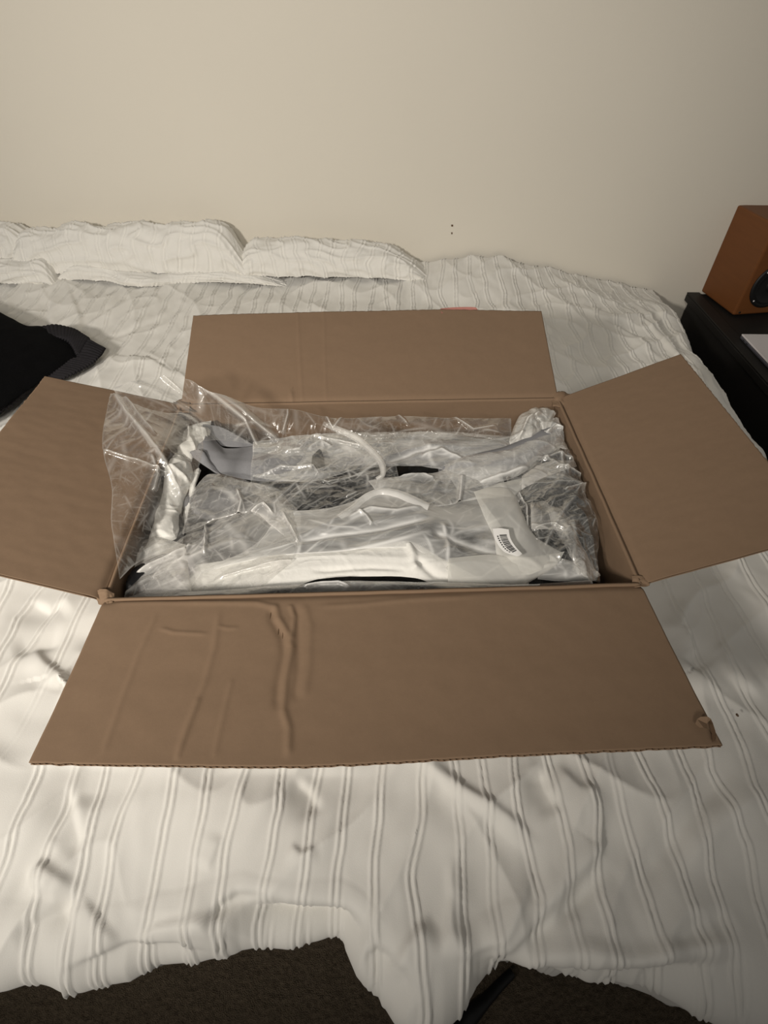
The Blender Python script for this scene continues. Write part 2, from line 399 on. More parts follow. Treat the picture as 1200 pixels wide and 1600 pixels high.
def right_x(y):
    return np.interp(y, edge[:, 1], edge[:, 0])
yy = np.concatenate([np.linspace(0, 1, NQ)])       # 0 = hem bottom, 1 = wall
R1, DROP = .075, .16
arc = R1*np.pi/2
L_total = DROP+arc+1.93
pp = np.linspace(0, 1, NP)
SQ = yy*L_total
SY, SP = np.meshgrid(SQ, pp, indexing='ij')
# position across: main part to the edge, then over the right side
Yapprox = np.clip(SY-DROP-arc, 0, 2)+.12
xl = -1.80+0*Yapprox; xr = right_x(Yapprox)-.055
R2 = .055; side = R2*np.pi/2+.14
xd = -.98-.38*Yapprox; nf = .09      # the far left, out of sight, gets few columns
px_ = np.where(SP < nf, SP/nf*(xd-xl), (xd-xl)+(SP-nf)/(1-nf)*(xr-xd+side))
def drape(s, L, r):
    t = np.clip((s-L)/r, 0, np.pi/2); over = np.maximum(0, s-L-r*np.pi/2)
    return np.minimum(s, L)+r*np.sin(t), -(r*(1-np.cos(t)))-over, t, over
dx, dz2, t2, over2 = drape(px_, xr-xl, R2)
X = xl+dx
Hy = hem_y(X)
s_from_top = L_total-SY                                # distance from wall
Ltop = 1.985-(Hy+R1)
scale = (Ltop)/(L_total-DROP-arc)
s2 = np.where(s_from_top < (L_total-DROP-arc), s_from_top*scale, s_from_top-(L_total-DROP-arc)+Ltop)
dy, dz1, t1, over1 = drape(s2, Ltop, R1)
Y = 1.985-dy
H = cloth_height(X, Y)+cords(X, Y)
# ruffles on the hanging front
ruf = (.010*gnoise(X*9, SY*6, 71)+.006*ridged(X*14+SY*5, SY*12, 72)**2+.004*gnoise(X*60, SY*20, 73)*smooth(.05, .02, SY))
nx = np.sin(t2); ny = -np.sin(t1); nz = np.cos(t1)*np.cos(t2)
c1 = cords(X, SY, .0028)
Z = dz1+dz2+H*nz
# soften: the front lip swells and sinks
Z -= .022*smooth(.24, .10, Y)*(1+gnoise(X*5, X*0, 77))*(t1 < .02)+.0
Z -= np.where(t1 >= .02, .022*smooth(.24, .10, 1.985-Ltop)*(1+gnoise(X*5, X*0, 77)), 0)
Y = Y+ny*(np.where(t1 > .2, c1, 0)+H*smooth(.0, .35, t1)*smooth(.14, .02, over1))+over1*.25+np.where(over1 > 0, ruf*smooth(0, .05, over1)+.004, 0)*1.0
X = X+nx*(.006*gnoise(Y*18, SP*5, 81)+.004*gnoise(Y*45, SP*9, 83))*np.where(t2 > .3, 1, 0)+over2*.03
# the sheet lies flat under the carton and stays below the things lying on it
inb = smooth(-.46, -.41, X)*smooth(.44, .39, X)*smooth(.36, .41, Y)*smooth(1.0, .94, Y)
Z = np.where(inb > 0, Z*(1-inb)+inb*(-.006), Z)
sheet = grid_mesh('bedspread', np.stack([X, Y, Z], -1)[:, :, :], M_CLOTH, uv=False)
tag(sheet, 'white tufted cotton bedspread with wavy raised cord lines, spread over the bed', 'bedspread')

# ---- bunched edge of the bedspread along the wall
def roll(front_px, top_px, seed, zf=.012, crown=1.925, n=300, m=70, amp=.006, ring=.043, back=1.99, over=.02, sharp=.9, dy_min=.055, tl=.10, tr=.10):
    fr = P(*[(a, b, zf) for a, b in front_px]); tp = np.array([aty(a, b, crown) for a, b in top_px])
    x0, x1 = fr[0, 0], fr[-1, 0]
    xs = np.linspace(x0, x1, n)
    fr_y = np.minimum(np.interp(xs, fr[:, 0], fr[:, 1]), crown-dy_min); tz = np.interp(xs, tp[:, 0], tp[:, 2])
    ker = np.ones(15)/15; pad = lambda a: np.convolve(np.pad(a, 7, 'edge'), ker, 'valid')
    fr_y = pad(fr_y); tz = pad(tz); uu = np.linspace(0, 1, n)
    e = np.clip(np.minimum(uu/tl, (1-uu)/tr), 0, 1); e = np.sqrt(e*(2-e))
    tz = tz*e-.028*(1-e); fr_y = fr_y+(crown-fr_y)*.35*(1-e)**2
    th = np.linspace(-.35, np.pi*.98, m)
    XX, TH = np.meshgrid(xs, th, indexing='ij')
    cy = np.minimum((fr_y+back)/2, crown)[:, None]; ry = cy-fr_y[:, None]; rb = back-cy
    zc = tz[:, None]*.48; rz = tz[:, None]-zc
    c, s = np.cos(TH), np.sin(TH)
    sg = lambda v: np.sign(v)*np.abs(v)**sharp
    yy_ = cy-np.where(c > 0, ry, rb)*sg(c); zz = zc+rz*np.where(s > 0, sg(s), s*1.4)
    V = np.stack([XX, yy_, zz], -1)
    N = np.stack([0*XX, -c, np.maximum(s, -.2)], -1)
    q = XX+.02*gnoise(XX*6, TH*1.2, seed)+.012*np.cos(TH*1.3+XX*7)
    k = np.round(q/ring); d = q-k*ring-.005*gnoise(TH*2.5, k*1.3, seed+3)
    g = np.exp(-((d-.005)/.0027)**2)+np.exp(-((d+.005)/.0027)**2)-.5*np.exp(-(d/.008)**2)
    w_ = amp*.75*(fbm(XX*12, TH*1.0, seed+5, 2)*1.5+ridged(XX*7+TH*1.2, TH*1.3-XX*4, seed+7)**3*1.3+ridged(XX*16-TH*2, TH*1.6+XX*6, seed+9)**3*.2)
    V = V+N*(w_*1.25+.0042*g)[..., None]
    V[..., 2] = np.maximum(V[..., 2], -.015)
    V[..., 1] = np.minimum(V[..., 1], 1.995)
    return grid_mesh('bunched_fold', V, M_CLOTH, sheet, uv=False)
roll([(-90,420),(-20,412),(60,408),(100,398),(140,396)], [(-90,342),(-20,347),(20,352),(50,370),(80,364),(110,352),(140,354)], 101, crown=1.94, amp=.008)
roll([(-90,436),(0,438),(45,436),(85,432),(105,420),(130,402)], [(-90,398),(0,404),(40,406),(80,402),(110,396),(130,396)], 103, crown=1.87, back=1.97, n=200, amp=.006)
roll([(80,386),(128,402),(150,424),(185,439),(230,438),(280,430),(330,426),(380,428),(400,430)], [(80,362),(110,352),(160,356),(190,353),(215,350),(260,356),(300,352),(325,347),(345,352),(365,368),(378,384),(400,400)], 105, amp=.007)
roll([(372,432),(430,437),(480,434),(520,430),(580,420),(640,403),(670,396)], [(380,384),(400,378),(440,376),(470,373),(520,381),(600,377),(640,381),(670,388)], 107, amp=.006, n=260, tr=.45)
roll([(120,402),(150,430),(195,447),(250,446),(300,440),(350,437),(400,439),(460,438)], [(120,398),(150,412),(195,420),(250,424),(300,422),(350,420),(400,424),(460,432)], 109, crown=1.885, back=1.96, n=240, amp=.003, dy_min=.03, tl=.25, tr=.3)
# fallen ridge across the bed behind the box
# ================================================================ carton
RC = {k: atz(x, y, RIM) for k, (x, y) in dict(FL=(163,936), FR=(1001,912), BL=(283,632), BR=(872,622)).items()}
TH_ = .004
carton = empty('cardboard_box', (0, .66, 0))
def down(p, z=0.004, shrink=.985):
    c = np.array([-.015, .665]); q = p.copy(); q[:2] = c+(p[:2]-c)*shrink; q[2] = z; return q
def panel(name, a, b, seed):
    """one wall of the carton from rim points a,b down to the bed, two liners thick"""
    n, m = 160, 40
    V = coons([a, b], [down(a), down(b)], n=n, m=m, sm=False)
    s = V[..., 0]*(1 if abs(a[0]-b[0]) > .2 else 0)+V[..., 1]*(1 if abs(a[0]-b[0]) <= .2 else 0)
    c = np.array([-.015, .665, .1]); out = np.cross(b-a, [0, 0, 1.]); out /= np.linalg.norm(out)
    if out@(c-a) > 0: out = -out
    u = np.linspace(0, 1, n)[:, None]; v = np.linspace(0, 1, m)[None]
    bow = .010*np.sin(np.pi*u)*np.sin(np.pi*np.clip(v*1.2, 0, 1)) + .0012*gnoise(u*9+seed, v*5, seed)
    V = V+out*bow[..., None]
    o = grid_mesh(name, V, M_CARD, carton); solidify(o, TH_, 0); return o
def flap(name, a, b, oa, ob, outer_mid, crease_list, seed, sag=0.0):
    """flap hinged on a-b, outer corners oa-ob. Two liners with a fluted core between them."""
    n, m = 330, 110
    top = [a, b]; outer = [oa]+list(outer_mid)+[ob]
    V = coons(top, outer, n=n, m=m, sm=True)
    u = np.linspace(0, 1, n)[:, None]; v = np.linspace(0, 1, m)[None]
    h = .0020*gnoise(u*5+seed, v*3, seed)*v+.0005*gnoise(u*26, v*9, seed+2)+sag*np.sin(np.pi*v)*np.ones_like(u)
    h -= .004*np.exp(-(v/.03)**2)
    x, y = V[..., 0], V[..., 1]
    for pts, z, wd, ht, kw in crease_list:
        fold(x, y, h, P(*[(p[0], p[1], z) for p in pts]), wd, ht*.5, **kw)
    N = normals(V); T = V+N*h[..., None]; edge_w = .0014*gnoise(u*60, u*0, seed+5)
    D = (V[:, -1]-V[:, -2]); D /= np.linalg.norm(D, axis=-1, keepdims=True)
    T[:, -1] += D*edge_w
    B = T-N*TH_
    fo = grid_mesh(name, T, M_CARD, carton)
    solidify(fo, .0005, -1)
    lo = grid_mesh('lower_liner', B, M_CARD, fo); solidify(lo, .0005, 1)
    # core: sine sheet
    nf = 1000; uu = np.linspace(0, n-1, nf); i0 = np.clip(uu.astype(int), 0, n-2); fr_ = (uu-i0)[:, None, None]
    mid = T-N*TH_/2
    C = mid[i0]*(1-fr_)+mid[i0+1]*fr_; NN = N[i0]
    C = C+NN*(.0016*np.sin(np.linspace(0, 2*np.pi*nf/9, nf)))[:, None, None]
    C = C[:, ::12] if (m-1) % 12 == 0 else np.concatenate([C[:, ::12], C[:, -1:]], 1)
    grid_mesh('fluted_core', C, M_CARDDARK, fo, uv=False)
    return fo
panel('front_wall', RC['FL'], RC['FR'], 1); panel('back_wall', RC['BL'], RC['BR'], 2)
panel('left_wall', RC['FL'], RC['BL'], 3); panel('right_wall', RC['FR'], RC['BR'], 4)
bq = [down(RC[k], .0035) for k in ('FL', 'FR', 'BR', 'BL')]
hexa('bottom_panel', [p-[0, 0, .003] for p in bq], bq, M_CARD, carton)
g = lambda *p: list(p)
ZF = .203
front_creases = [
    (g((246,948),(215,1020),(185,1110),(160,1192)), .197, .0035, .0016, {'taper': .1}),
    (g((342,945),(334,1010),(318,1070),(295,1130),(276,1192)), .197, .004, .0022, {'taper': .1}),
    (g((312,1085),(298,1125),(284,1165),(276,1192)), .2, .003, .0022, {'taper': .1}),
    (g((362,1055),(350,1110),(334,1192)), .2, .003, .0016, {'taper': .1}),
    (g((428,936),(434,962),(450,988),(455,1010),(446,1060),(443,1110),(452,1140),(451,1192)), .197, .0040, .0045, {'taper': .06}),
    (g((422,945),(424,965),(440,992),(443,1020),(434,1070),(432,1115)), .197, .0050, -.0035, {'taper': .1}),
    (g((462,938),(466,985),(466,1040),(460,1100)), .197, .0045, -.0030, {'taper': .1}),
    (g((474,938),(484,975),(482,1040),(474,1095)), .197, .0050, .0022, {'taper': .1}),
    (g((452,940),(460,960),(455,1000)), .197, .003, .0035, {'taper': .1}),
    (g((244,978),(270,986),(300,988),(328,989)), .195, .0025, .0022, {'taper': .2}),
    (g((338,976),(356,980),(374,979)), .195, .0025, .0018, {'taper': .2}),
    (g((168,940),(230,939),(330,940),(400,941),(436,950)), .192, .0040, .0035, {'taper': .1}),
    (g((490,948),(560,944),(640,936),(760,930)), .192, .0035, .0022, {'taper': .15}),
    (g((1117,1122),(1112,1140),(1117,1158)), .203, .003, -.0035, {'taper': .1}),
]
FLo = P((45,1192,ZF), (200,1195,ZF), (440,1198,ZF), (600,1192,ZF), (800,1180,ZF), (980,1172,ZF), (1129,1165,ZF))
ff = flap('front_flap', RC['FL']+[0, -.001, 0], RC['FR']+[0, -.001, 0], FLo[0], FLo[-1], FLo[1:-1], front_creases, 5, sag=-.002)
back_creases = [
    (g((468,492),(468,560),(470,622)), .23, .0030, .0013, {'taper': .1}),
    (g((508,490),(507,560),(508,622)), .23, .0030, .0010, {'taper': .1}),
    (g((400,636),(600,632),(860,628)), .192, .004, .002, {'taper': .1}),
    (g((455,612),(458,640)), .192, .004, .004, {'taper': .3}),
]
ZB = .268
BKo = P((302,493,ZB), (430,489,ZB), (600,485,ZB), (740,484,ZB), (846,486,ZB))
flap('back_flap', RC['BL'], RC['BR'], BKo[0], BKo[-1], BKo[1:-1], back_creases, 6)
ZL = .265
LFo = P((70,588,ZL), (-40,725,ZL), (-150,862,ZL))
flap('left_flap', RC['BL']+[-.002, 0, 0], RC['FL']+[-.002, 0, 0], LFo[0], LFo[-1], [], [(g((285,640),(225,780),(168,925)), .2, .004, .002, {'taper': .1})], 7)
ZR = .283
RFo = P((1064,553,ZR), (1180,694,ZR), (1290,833,ZR))
flap('right_flap', RC['BR']+[.002, 0, 0], RC['FR']+[.002, 0, 0], RFo[0], RFo[-1], [], [(g((878,640),(935,760),(1000,900)), .2, .004, .002, {'taper': .1})], 8)
# torn corner on the front flap, with the lifted scrap
tp = [(1086,1131,.207),(1089,1124,.209),(1095,1120,.212),(1106,1120,.214),(1111,1124,.212),(1104,1131,.209),(1105,1140,.214),(1099,1137,.212),(1093,1137,.210)]
o = poly_mesh('torn_scrap', P(*tp), [tuple(range(len(tp)))], M_CARD, carton); solidify(o, .0006)
tq = [(1110,1122,.2045),(1114,1130,.2045),(1118,1143,.2045),(1117,1156,.2045),(1113,1160,.2045),(1112,1145,.2045),(1108,1130,.2045)]
poly_mesh('torn_patch', P(*tq), [tuple(range(len(tq)))], M_CARDDARK, carton)
# curled red print on the outer face of the back flap
rt = []
a0 = P((688,482,ZB+.001), (712,480,ZB+.0015), (742,480,ZB+.001), (746,483,ZB+.001))
a1 = P((690,488,ZB+.001), (712,487,ZB-.004), (742,487,ZB-.004), (748,487,ZB-.004))
grid_mesh('tape_remnant', coons(list(a0), list(a1+[0, .002, -.003]), n=24, m=6), M_RED, carton)
# crushed cardboard tufts at the hinge corners
for (cx_, cy_, sd) in ((165,935,1), (1001,910,2), (876,626,3), (284,636,4)):
    V = coons(P((cx_-14, cy_-10, .188), (cx_, cy_-14, .195), (cx_+14, cy_-8, .188)), P((cx_-12, cy_+8, .186), (cx_, cy_+9, .188), (cx_+12, cy_+8, .186)), n=20, m=16)
    V[..., 2] += .005*crumple(V[..., 0], V[..., 1], 300+sd, .012)
    o = grid_mesh('crushed_corner', V, M_CARD, carton); solidify(o, .001)
keep(carton)
tag(carton, 'large open brown corrugated cardboard box with four spread flaps lying on the bed', 'box')

# ================================================================ packing in the carton
def patch(name, top, bottom, mat_, parent, left=None, right=None, n=110, m=80, bulge=0.0, cr=(), seed=0, folds=(), thick=0, edge_fade=0.0):
    V = coons(P(*top), P(*bottom), P(*left) if left else None, P(*right) if right else None, n=n, m=m)
    u = np.linspace(0, 1, n)[:, None]; v = np.linspace(0, 1, m)[None]
    h = bulge*(np.sin(np.pi*u)*np.sin(np.pi*v))**.6
    x, y = V[..., 0], V[..., 1]
    f = 1
    if edge_fade: f = smooth(0, edge_fade, u)*smooth(0, edge_fade, 1-u)*smooth(0, edge_fade, v)*smooth(0, edge_fade, 1-v)
    hh = np.zeros_like(x); ca = np.zeros_like(x)
    for i, (amp, size, ang, st) in enumerate(cr):
        hh = hh+amp*(1.2, .8, .3)[i]*crumple(x, y, seed+i*13, size, ang, st)
        ca = np.maximum(ca, (.9-.2*i)*creases(x, y, seed+i*13, size, ang, st))
    h = h+hh*f
    for pts, z, wd, ht in folds:
        fold(x, y, h, P(*[(a, b, z) for a, b in pts]), wd, ht)
        c2 = np.zeros_like(x); fold(x, y, c2, P(*[(a, b, z) for a, b in pts]), wd*.55, 1.0); ca = np.maximum(ca, c2)
    V = inside(V+normals(V)*h[..., None])
    ca = np.maximum(ca, .5*np.maximum(np.exp(-((1-np.abs(2*u-1))/.012)**2), np.exp(-((1-np.abs(2*v-1))/.02)**2)))
    o = grid_mesh(name, V, mat_, parent)
    if mat_.name.endswith('polythene'): set_crease(o, ca)
    if thick: solidify(o, thick)
    return o
def thing(name, label, cat, loc, group=None):
    o = empty(name, loc); tag(o, label, cat, group); return o

INSIDE = [True]
def inside(V):
    if not INSIDE[0]: return V
    V = V.copy(); x, y, z = V[..., 0], V[..., 1], V[..., 2]
    k = .007+.004*(1-np.clip(z/RIM, 0, 1))
    f = np.interp(x, [RC['FL'][0], RC['FR'][0]], [RC['FL'][1], RC['FR'][1]])+k; b = np.interp(x, [RC['BL'][0], RC['BR'][0]], [RC['BL'][1], RC['BR'][1]])-k
    y2 = np.clip(y, f, b)
    l = np.interp(y2, [RC['FL'][1], RC['BL'][1]], [RC['FL'][0], RC['BL'][0]])+k; r = np.interp(y2, [RC['FR'][1], RC['BR'][1]], [RC['FR'][0], RC['BR'][0]])-k
    V[..., 1] = y2; V[..., 0] = np.clip(x, l, r)
    return V
# dark padded goods at the bottom
goods = thing('black_padded_goods', 'black padded goods packed beneath the plastic wrapping inside the box', 'packed goods', (0, .66, .01))
patch('padded_body', [(296,660,.10),(600,655,.10),(880,650,.10)], [(185,930,.10),(600,925,.11),(985,905,.10)], M_BLKFAB, goods, n=200, m=140, bulge=.012, cr=[(.008,.09,.3,1.5),(.003,.03,1,1)], seed=11)
patch('black_panel', [(276,796,.150),(280,800,.150),(284,804,.150)], [(268,846,.150),(279,846,.150),(291,845,.150)], M_BLKPLA, goods, n=12, m=20)
patch('purple_grey_panel', [(272,886,.151),(286,872,.151),(302,862,.151)], [(277,914,.150),(290,904,.150),(304,892,.150)], M_PURP, goods, n=12, m=12)
keep(goods)

# grey foam sheet
foam = thing('grey_foam_sheet', 'smooth grey foam sheet at the back left of the box contents', 'foam sheet', (-.22, .8, .12))
patch('sheet_panel', [(316,664,.163),(336,690,.156),(352,702,.153),(400,698,.153),(470,690,.153),(510,700,.150)], [(290,706,.160),(320,728,.155),(352,742,.150),(400,752,.146),(450,753,.145),(505,750,.143)], M_FOAMG, foam, n=120, m=50, cr=[(.0015,.05,.2,2)], seed=21, thick=.004,
      left=[(316,664,.163),(318,690,.168),(290,706,.160)])
patch('raised_corner', [(318,664,.165),(345,668,.164),(398,695,.156)], [(345,697,.148),(362,699,.148),(398,699,.148)], M_FOAMG, foam, n=40, m=20, thick=.003)
patch('white_edge', [(308,666,.172),(318,668,.174),(322,672,.172)], [(300,705,.160),(315,712,.160),(330,706,.158)], M_FOAMW, foam, n=30, m=30, cr=[(.002,.02,1.2,1)], seed=23, thick=.003)
patch('folded_tip', [(298,706,.166),(312,704,.170),(322,716,.164)], [(306,716,.160),(330,735,.158),(345,742,.152)], M_FOAMG, foam, n=30, m=20, cr=[(.002,.02,1.2,1)], seed=24, thick=.003)
keep(foam)

# white foam wrap: upright sleeve on the left
sl = thing('white_foam_sleeve', 'long white foam wrapped sleeve lying along the left side of the box', 'foam wrap', (-.30, .66, .1))
patch('sleeve_body', [(280,676,.160),(300,662,.168),(330,656,.164)], [(230,908,.128),(246,900,.136),(266,880,.128)], M_FOAMW, sl,
      left=[(280,676,.160),(284,700,.156),(262,716,.152),(248,742,.150),(242,786,.146),(228,850,.140),(230,908,.128)],
      right=[(330,656,.164),(326,690,.160),(300,720,.156),(302,745,.152),(286,785,.148),(278,850,.140),(266,880,.128)], n=80, m=240, bulge=.013, cr=[(.009,.07,1.2,1.8),(.005,.03,.3,1)], seed=31,
      folds=[([(250,748),(270,738),(298,752)], .16, .004, .007), ([(240,838),(262,846),(280,848)], .15, .004, -.006), ([(244,790),(248,830)], .155, .004, .005), ([(270,700),(290,716),(300,722)], .16, .005, -.008), ([(296,664),(300,690),(306,706)], .165, .003, .006)])
patch('torn_flap', [(303,735,.150),(310,731,.154),(314,735,.152)], [(284,812,.142),(289,820,.142),(293,800,.142)], M_FOAMW, sl, n=24, m=60, bulge=.004, cr=[(.002,.02,1.2,1)], seed=33)
patch('rounded_end', [(198,866,.13),(215,852,.14),(232,866,.14)], [(183,925,.12),(196,915,.13),(230,885,.13)], M_FOAMW, sl, n=30, m=50, bulge=.01, cr=[(.003,.02,1.2,1)], seed=34)
keep(sl)

# black tube, bottom left
tb = thing('black_tube', 'black tube end sticking out at the front left corner of the box contents', 'tube', (-.31, .45, .1))
tube('tube_body', P((204,918,.150), (216,905,.152), (238,888,.150), (262,872,.140)), [.0165, .0165, .013, .011], M_BLKPLA, tb)
th = np.linspace(0, 2*np.pi, 24, endpoint=False)
cc = P((204,918,.150))[0]; dd = P((216,905,.152))[0]-cc; dd /= np.linalg.norm(dd); aa = np.cross(dd, [0, 0, 1.]); aa /= np.linalg.norm(aa); bb = np.cross(aa, dd)
rings = []
for k in range(6):
    r = .0165*math.cos(k*.3); rings.append([cc-dd*.012*math.sin(k*.3)+(aa*math.cos(t)+bb*math.sin(t))*r for t in th])
grid_mesh('end_cap', inside(np.array(rings)), M_RUBBER, tb, uv=False)
keep(tb)

# grey rolled part in the middle left
gt = thing('grey_padded_tube', 'short grey padded tube showing through the plastic, middle left of the box', 'tube', (-.21, .66, .12))
tube('tube_body', P((296,792,.130), (330,790,.134), (368,778,.136)), [.020, .024, .023], M_FOAMD, gt)
V = np.array([[P((368+2*math.sin(k*.3),778,.140))[0]+np.array([.006*math.sin(k*.35), math.cos(t)*.025*math.cos(k*.35), math.sin(t)*.025*math.cos(k*.35)]) for t in th] for k in range(5)])
grid_mesh('end_cap', inside(V), M_FOAMD, gt, uv=False)
keep(gt)

# glossy black bag in the middle
gb = thing('glossy_black_bag', 'dark glossy crinkled plastic bag showing between frosted sheets mid box', 'bag', (-.05, .75, .1))
patch('bag_panel', [(430,786,.140),(470,756,.144),(520,744,.146),(575,736,.147),(618,726,.146)], [(440,800,.138),(500,802,.140),(550,795,.140),(585,775,.142),(625,750,.142)], M_BLKPLA, gb, n=120, m=60, bulge=.004, cr=[(.004,.03,.5,1.8),(.0018,.012,.4,1)], seed=41)
patch('clear_skin', [(430,786,.146),(470,756,.150),(520,744,.152),(575,736,.153),(618,726,.152)], [(440,800,.144),(500,802,.146),(550,795,.146),(585,775,.148),(625,750,.148)], F_CLEAR2, gb, n=140, m=80, bulge=.004, cr=[(.004,.025,.6,2.2),(.002,.010,.5,1.5)], seed=42,
      folds=[([(498,752),(514,757),(545,750),(572,740)], .15, .0025, .005), ([(540,778),(560,770)], .15, .002, .004)])
keep(gb)

# white foam strip along the front
fs = thing('white_foam_strip', 'bright white foam band crossing the front of the box contents', 'foam wrap', (.05, .5, .12))
patch('strip_body', [(262,892,.136),(330,880,.144),(430,866,.150),(540,858,.154),(600,850,.157),(640,845,.160),(690,872,.157),(770,912,.150)],
      [(300,934,.140),(400,926,.144),(455,916,.146),(500,903,.148),(580,900,.148),(650,903,.148),(700,921,.146),(765,926,.146)], M_FOAMW, fs, n=200, m=60, bulge=.006,
      cr=[(.003,.05,.1,3),(.0015,.02,.2,2)], seed=51, folds=[([(636,848),(646,870),(652,893)], .155, .006, .006), ([(640,872),(680,900),(740,922)], .15, .006, -.005), ([(480,893),(580,888),(640,892)], .15,.004,-.003)])
keep(fs)

# main frosted bag
fb = thing('frosted_poly_bag', 'large frosted translucent poly bag with a barcode sticker, centre of the box', 'plastic bag', (.06, .62, .12))
patch('bag_panel', [(440,800,.158),(500,796,.160),(545,786,.162),(585,766,.164),(630,770,.163),(672,788,.162),(750,772,.160)],
      [(300,900,.150),(420,872,.154),(540,864,.158),(610,856,.162),(648,856,.164),(720,898,.158),(830,920,.150)], F_MILK, fb, n=200, m=120, bulge=.006,
      left=[(440,800,.158),(400,850,.156),(300,900,.150)], right=[(750,772,.160),(800,850,.156),(830,920,.150)],
      cr=[(.004,.08,.25,2.2),(.0018,.03,.3,2)], seed=61,
      folds=[([(540,815),(580,800),(620,806),(670,795)], .16, .005, .004), ([(555,800),(572,812),(582,826)], .16, .0025, .004), ([(450,850),(520,838),(600,830),(680,812)], .16, .007, -.006),
             ([(670,830),(730,850),(800,868)], .16, .010, -.006), ([(690,818),(700,850),(700,880)], .16, .006, .003)])
patch('upper_panel', [(575,752,.156),(630,744,.158),(680,738,.158),(720,724,.158),(770,718,.156)], [(590,772,.160),(640,776,.162),(680,790,.162),(735,780,.162),(800,772,.160)], F_MILK, fb, n=120, m=60, bulge=.003,
      cr=[(.004,.05,.1,1.6),(.002,.02,1.0,1)], seed=63, folds=[([(622,745),(660,742),(680,750)], .158, .004, .004), ([(722,742),(720,770),(716,795)], .16, .003, .006)])
band = P((525,806,.170),(548,790,.171),(570,772,.173),(592,763,.174),(620,765,.173),(645,774,.171),(672,787,.168))
low = P((535,812,.166),(556,797,.168),(575,781,.169),(594,773,.169),(616,776,.169),(640,786,.168),(668,797,.166))
grid_mesh('rolled_edge', (lambda V: V+np.array([0, 0, 1])*(.0022*np.sin(np.pi*np.linspace(0, 1, 14))[None, :, None]+.0006*gnoise(V[..., :1]*120, V[..., 1:2]*120, 4)))(coons(band, low, n=90, m=14)), F_MILK, fb)
patch('white_panel', [(740,768,.168),(765,762,.171),(792,764,.170),(806,776,.166)], [(800,900,.160),(830,897,.160),(862,880,.160),(880,862,.158)], F_WHITE, fb,
      left=[(740,768,.168),(756,806,.168),(772,840,.166),(778,872,.162),(800,900,.160)], right=[(806,776,.166),(818,806,.168),(836,836,.166),(868,856,.162),(880,862,.158)],
      n=70, m=120, bulge=.007, cr=[(.002,.05,1.1,2)], seed=65)
patch('lower_corner', [(700,872,.160),(760,868,.162),(820,872,.162),(882,862,.160)], [(700,922,.154),(760,928,.154),(800,924,.152),(840,902,.152)], F_WHITE, fb, n=80, m=50, bulge=.004, cr=[(.002,.05,.2,2)], seed=66,
      right=[(882,862,.160),(868,884,.156),(840,902,.152)])
LT = P((769,829,.1775),(781,828,.1785),(794,830,.1785)); LB = P((806,872,.1735),(811,871,.1735),(815,868,.1730))
LL = P((769,829,.1775),(773,846,.1765),(786,864,.1745),(806,872,.1735)); LR = P((794,830,.1785),(797,844,.1775),(805,857,.1755),(815,868,.1730))
LV = coons(LT, LB, LL, LR, n=16, m=40); LV[..., 2] += .004
lab = grid_mesh('barcode_label', LV, M_LABEL, fb); lab['label'] = 'white barcode sticker'
rb = np.random.RandomState(3)
v0 = .22; bars = []
while v0 < .84:
    w_ = rb.choice([.012, .02, .03]); bars.append((v0, v0+w_)); v0 += w_+rb.choice([.010, .016])
bv = []; bf_ = []
def lp(u, v):
    a = u*15; b = v*39; i, j = min(int(a), 14), min(int(b), 38); fa, fb_ = a-i, b-j
    return (LV[i, j]*(1-fa)*(1-fb_)+LV[i+1, j]*fa*(1-fb_)+LV[i, j+1]*(1-fa)*fb_+LV[i+1, j+1]*fa*fb_)+np.array([0, 0, .0006])
for a, b in bars:
    k = len(bv); bv += [lp(.34, a), lp(.80, a), lp(.80, b), lp(.34, b)]; bf_.append((k, k+1, k+2, k+3))
k = len(bv)
for j in range(9):     # the small line of print beside the bars
    a = .24+.065*j; bv += [lp(.18, a), lp(.26, a), lp(.26, a+.04), lp(.18, a+.04)]; bf_.append((k, k+1, k+2, k+3)); k += 4
poly_mesh('barcode_print', bv, bf_, M_INK, lab)
keep(fb)

# crumpled frosted bag, left centre
lb = thing('crumpled_frosted_bag', 'crumpled thin translucent plastic with bright creases, left of centre in box', 'plastic bag', (-.2, .6, .12))
patch('upper_panel', [(296,770,.160),(330,742,.162),(390,752,.164),(440,770,.162),(470,800,.160)], [(285,835,.154),(330,812,.158),(390,800,.162),(440,835,.160),(470,862,.158)], F_MILK2, lb, n=150, m=90, bulge=.010,
      cr=[(.006,.05,.5,1.6),(.0025,.02,.9,1)], seed=71, folds=[([(345,808),(375,806),(400,795),(412,790),(430,806)], .165, .0025, .006), ([(372,768),(378,785),(368,804)], .165, .003, .005), ([(440,800),(462,840),(466,850)], .16, .003, .005)])
patch('lower_panel', [(278,822,.152),(330,808,.156),(400,800,.160),(470,840,.158)], [(225,932,.150),(300,934,.150),(380,930,.150),(455,880,.154)], F_MILK2, lb, n=170, m=130, bulge=.008,
      cr=[(.006,.06,1.0,2.2),(.0025,.02,.8,1.8)], seed=73, folds=[([(318,812),(324,835),(320,870)], .16, .003, .006), ([(300,870),(270,890),(235,905)], .155, .003, .006), ([(330,905),(380,892),(440,880),(500,872)], .155, .0025, .005),
             ([(300,850),(290,870),(262,892)], .155, .004, .004)])
patch('corner_panel', [(205,850,.160),(240,840,.164),(290,850,.164)], [(180,934,.156),(230,935,.158),(300,934,.156)], F_MILK2, lb, left=[(205,850,.160),(196,885,.160),(180,934,.156)], n=90, m=80, bulge=.006,
      cr=[(.005,.04,.7,2.0),(.002,.015,.8,1.5)], seed=75, folds=[([(205,905),(240,886),(290,862),(330,840)], .16, .003, .006)])
keep(lb)

